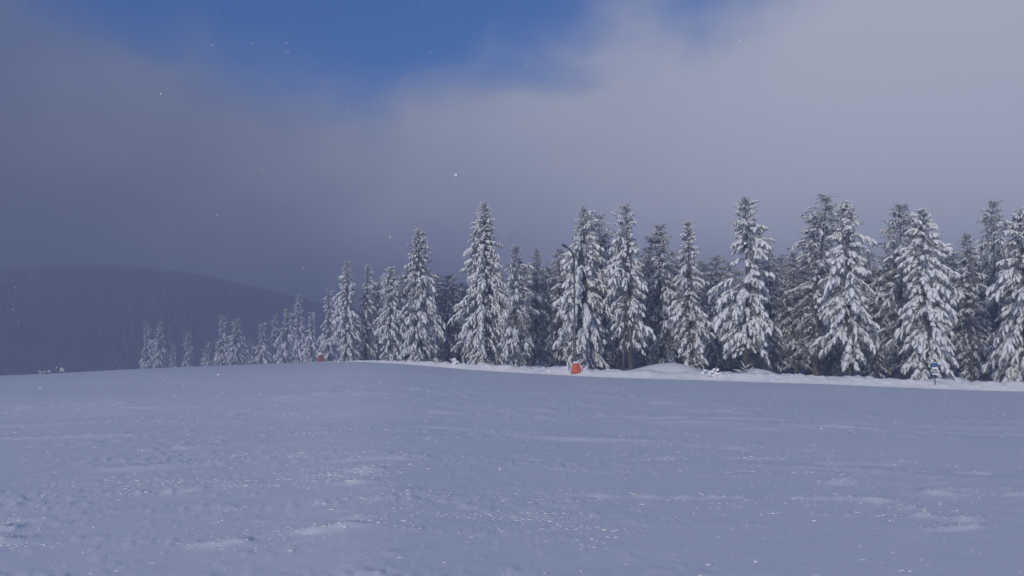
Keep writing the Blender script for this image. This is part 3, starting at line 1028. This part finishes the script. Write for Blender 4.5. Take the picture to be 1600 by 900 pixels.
# second bare stem beside the ragged spruce
p = pix(973, 580, 71.3)
g = ground(p.x, p.y)
hs = pix(973, 470, 71.3).z - g
root = tag(empty('bare_tree', (p.x, p.y, g)), 'thin bare leaning trunk close against the ragged spruce right of the pole', 'tree')
mb = MB()
mb.tube([(0.05, 0, -0.3), (0.10, 0, hs * 0.25), (0.22, 0, hs * 0.55), (0.18, 0, hs)], [0.12, 0.10, 0.08, 0.03], 8)
obj('trunk', mb.data('trunk', M_BARK, True), root)
rng = random.Random(14)
mb, ms_ = MB(), MB()
for k in range(16):
    z = hs * rng.uniform(0.25, 0.98)
    a, l = rng.uniform(0, 6.28), rng.uniform(0.3, 1.0)
    p1 = Vector((0.18 + math.cos(a) * l, math.sin(a) * l, z - 0.15 * l))
    mb.tube([(0.18, 0, z), p1], [0.018, 0.006], 4, False)
    if k % 2 == 0:
        ms_.tube([Vector((0.18, 0, z + 0.02)).lerp(p1, 0.3), Vector((0.18, 0, z + 0.04)).lerp(p1, 0.7), p1 + Vector((0, 0, 0.02))], [0.03, 0.05, 0.015], 6)
obj('branches', mb.data('branches', M_TWIG), root)['kind'] = 'stuff'
obj('snow_load', ms_.data('snow_load', M_SNOW, True), root)['kind'] = 'stuff'

# broken branches below the big clumped spruce
p = bank_top(1165, 1.0)
root = tag(empty('broken_branch', p), 'broken snowy branches sticking out of the snow under the big clumped spruce', 'branch')
mb, ms_ = MB(), MB()
k = p.y / F
for (x0, y0, x1, y1) in ((3, 2, -7, -19), (3, 2, -22, -5), (3, 2, -16, -2), (3, 2, 12, -9), (-1, -6, 9, -13), (1, 0, -9, -8)):
    a, b = Vector((x0 * k, 0, -y0 * k)), Vector((x1 * k, rng.uniform(-0.3, 0.2), -y1 * k))
    m = a.lerp(b, 0.55) + Vector((0, 0, 0.04))
    mb.tube([a, m, b], [0.035, 0.028, 0.010], 5)
    ms_.tube([a.lerp(b, 0.15) + Vector((0, -0.01, 0.035)), m + Vector((0, -0.01, 0.04)), a.lerp(b, 0.92) + Vector((0, 0, 0.03))], [0.02, 0.04, 0.015], 6)
obj('branch_wood', mb.data('branch_wood', M_TWIG), root)
obj('snow_load', ms_.data('snow_load', M_SNOW, True), root)

# blue sign on its post
p = bank_top(1461, -0.75)
Ys = p.y
g = ground(p.x, Ys)
k = Ys / F
zz = lambda row: pix(1461, row, Ys).z - g
root = tag(empty('sign_post', (p.x, Ys, g)), 'small blue and white sign on a thin dark post beside the heavily loaded spruce', 'sign')
mb = MB()
mb.tube([(0, 0, -0.3), (0, 0, zz(561))], [0.032, 0.028], 8)
obj('post', mb.data('post', M_DARK, True), root)


def slab(x0, x1, y0, y1, z0, z1, b=0.008):
    mb = MB()
    ring = lambda z, i: [(x0 + i, y0 + i, z), (x1 - i, y0 + i, z), (x1 - i, y1 - i, z), (x0 + i, y1 - i, z)]
    mb.loft([ring(z0, b), ring(z0 + b, 0), ring(z1 - b, 0), ring(z1, b)])
    return mb


for (r0, r1, r2) in ((567.0, 573.5, 576.5), (581.5, 583.0, 585.5)):
    bd = obj('sign_board', slab(-4.4 * k, 4.6 * k, -0.065, -0.035, zz(r1), zz(r0)).data('sign_board', M_BLUE), root)
    obj('lower_strip', slab(-4.4 * k, 4.6 * k, -0.067, -0.035, zz(r2), zz(r1) - 0.004).data('lower_strip', M_WHITE), bd)
    ms_ = MB()
    ms_.tube([(-5 * k, -0.05, zz(r0) + 0.015), (0, -0.05, zz(r0) + 0.03), (4.5 * k, -0.05, zz(r0) + 0.01)], [0.02, 0.04, 0.02], 7)
    obj('snow_cap', ms_.data('snow_cap', M_SNOW, True), bd)

# frosted shrubs on the left crest
for (px, top, lab, sd) in ((70, 578, 'low spreading frosted shrub on the crest, left one of two', 1), (96, 574, 'small round frosted shrub on the crest, right one of two', 2)):
    Y = float(np.interp(px, CREST[:, 0], CREST[:, 2])) + 0.6
    b = pix(px, np.interp(px, CREST[:, 0], CREST[:, 1]) + 2, Y)
    hgt = pix(px, top, Y).z - b.z
    root = tag(empty('frosted_shrub', b), lab, 'shrub', 'frosted shrubs on the crest')
    rg = random.Random(sd)
    mb, ms_ = MB(), MB()
    for i in range(26):
        a, sp = rg.uniform(0, 6.28), rg.uniform(0.0, 0.9 if sd == 1 else 0.45)
        e = Vector((math.cos(a) * sp, math.sin(a) * sp, hgt * rg.uniform(0.45, 1.0)))
        mb.tube([(0, 0, -0.3), e * 0.5 + Vector((0, 0, 0.1)), e], [0.02, 0.014, 0.006], 4)
        ms_.tube([e * 0.55, e * 0.8 + Vector((0, 0, 0.03)), e + Vector((0, 0, 0.03))], [0.02, 0.05, 0.02], 6)
    obj('stems', mb.data('stems', M_TWIG), root)['kind'] = 'stuff'
    obj('rime', ms_.data('rime', M_SNOW, True), root)['kind'] = 'stuff'

# ------------------------------------------------------------------ falling snow
def flakes():
    rng = np.random.default_rng(4)
    n = 2200
    Y = rng.uniform(2.4, 16, n)
    X = rng.uniform(-0.75, 0.75, n) * (Y + 1.5)
    Z = rng.uniform(0.05, 9.0, n)
    octa = np.array([(1, 0, 0), (0, 1, 0), (-1, 0, 0), (0, -1, 0), (0, 0, 1), (0, 0, -1)], float)
    f = np.array([(0, 1, 4), (1, 2, 4), (2, 3, 4), (3, 0, 4), (1, 0, 5), (2, 1, 5), (3, 2, 5), (0, 3, 5)])
    s = rng.lognormal(math.log(0.0042), 0.45, n)
    s = np.minimum(s, 0.0065)
    v = octa[None] * s[:, None, None] * rng.uniform(0.5, 1.5, (n, 6, 1)) * np.array([1.15, 1.0, 0.8]) + rng.normal(0, 0.15, (n, 6, 3)) * s[:, None, None]
    v = v + np.stack([X, Y, Z], -1)[:, None]
    ff = f[None] + (np.arange(n) * 6)[:, None, None]
    return mesh_data('snowflakes', v.reshape(-1, 3), ff.ravel(), np.full(n * 8, 3), M_SNOW, True)


tag(obj('snowflakes', flakes()), 'loose snowflakes drifting through the air', kind='stuff')

# ------------------------------------------------------------------ mist
HAZE_DENSITY = 0.0031
HAZE_COLOR = (0.57, 0.62, 0.75, 1)
HAZE_G = 0.55
m = bpy.data.materials.new('mist')
m.use_nodes = True
t = NT(m.node_tree)
pv = t.add('ShaderNodeVolumePrincipled', {'Color': HAZE_COLOR, 'Density': HAZE_DENSITY, 'Anisotropy': HAZE_G})
t.add('ShaderNodeOutputMaterial', {1: pv.outputs[0]})
dep = [o for o in sc.objects if o.type == 'MESH']
zmin = min((min(v[2] for v in o.bound_box) + o.matrix_basis.translation.z) for o in dep if o.parent is None)
TOP = 80.0
mb = MB()
B = 1400.0
mb.loft([[(-B, -B, zmin - 1.5), (B, -B, zmin - 1.5), (B, B, zmin - 1.5), (-B, B, zmin - 1.5)], [(-B, -B, TOP), (B, -B, TOP), (B, B, TOP), (-B, B, TOP)]])
hz = obj('haze', mb.data('haze', m))
tag(hz, 'thin pale mist lying over the piste and the forest', kind='stuff')
print('tris', sum(sum(len(p.vertices) - 2 for p in me.polygons) for me in bpy.data.meshes) , 'zmin', zmin)
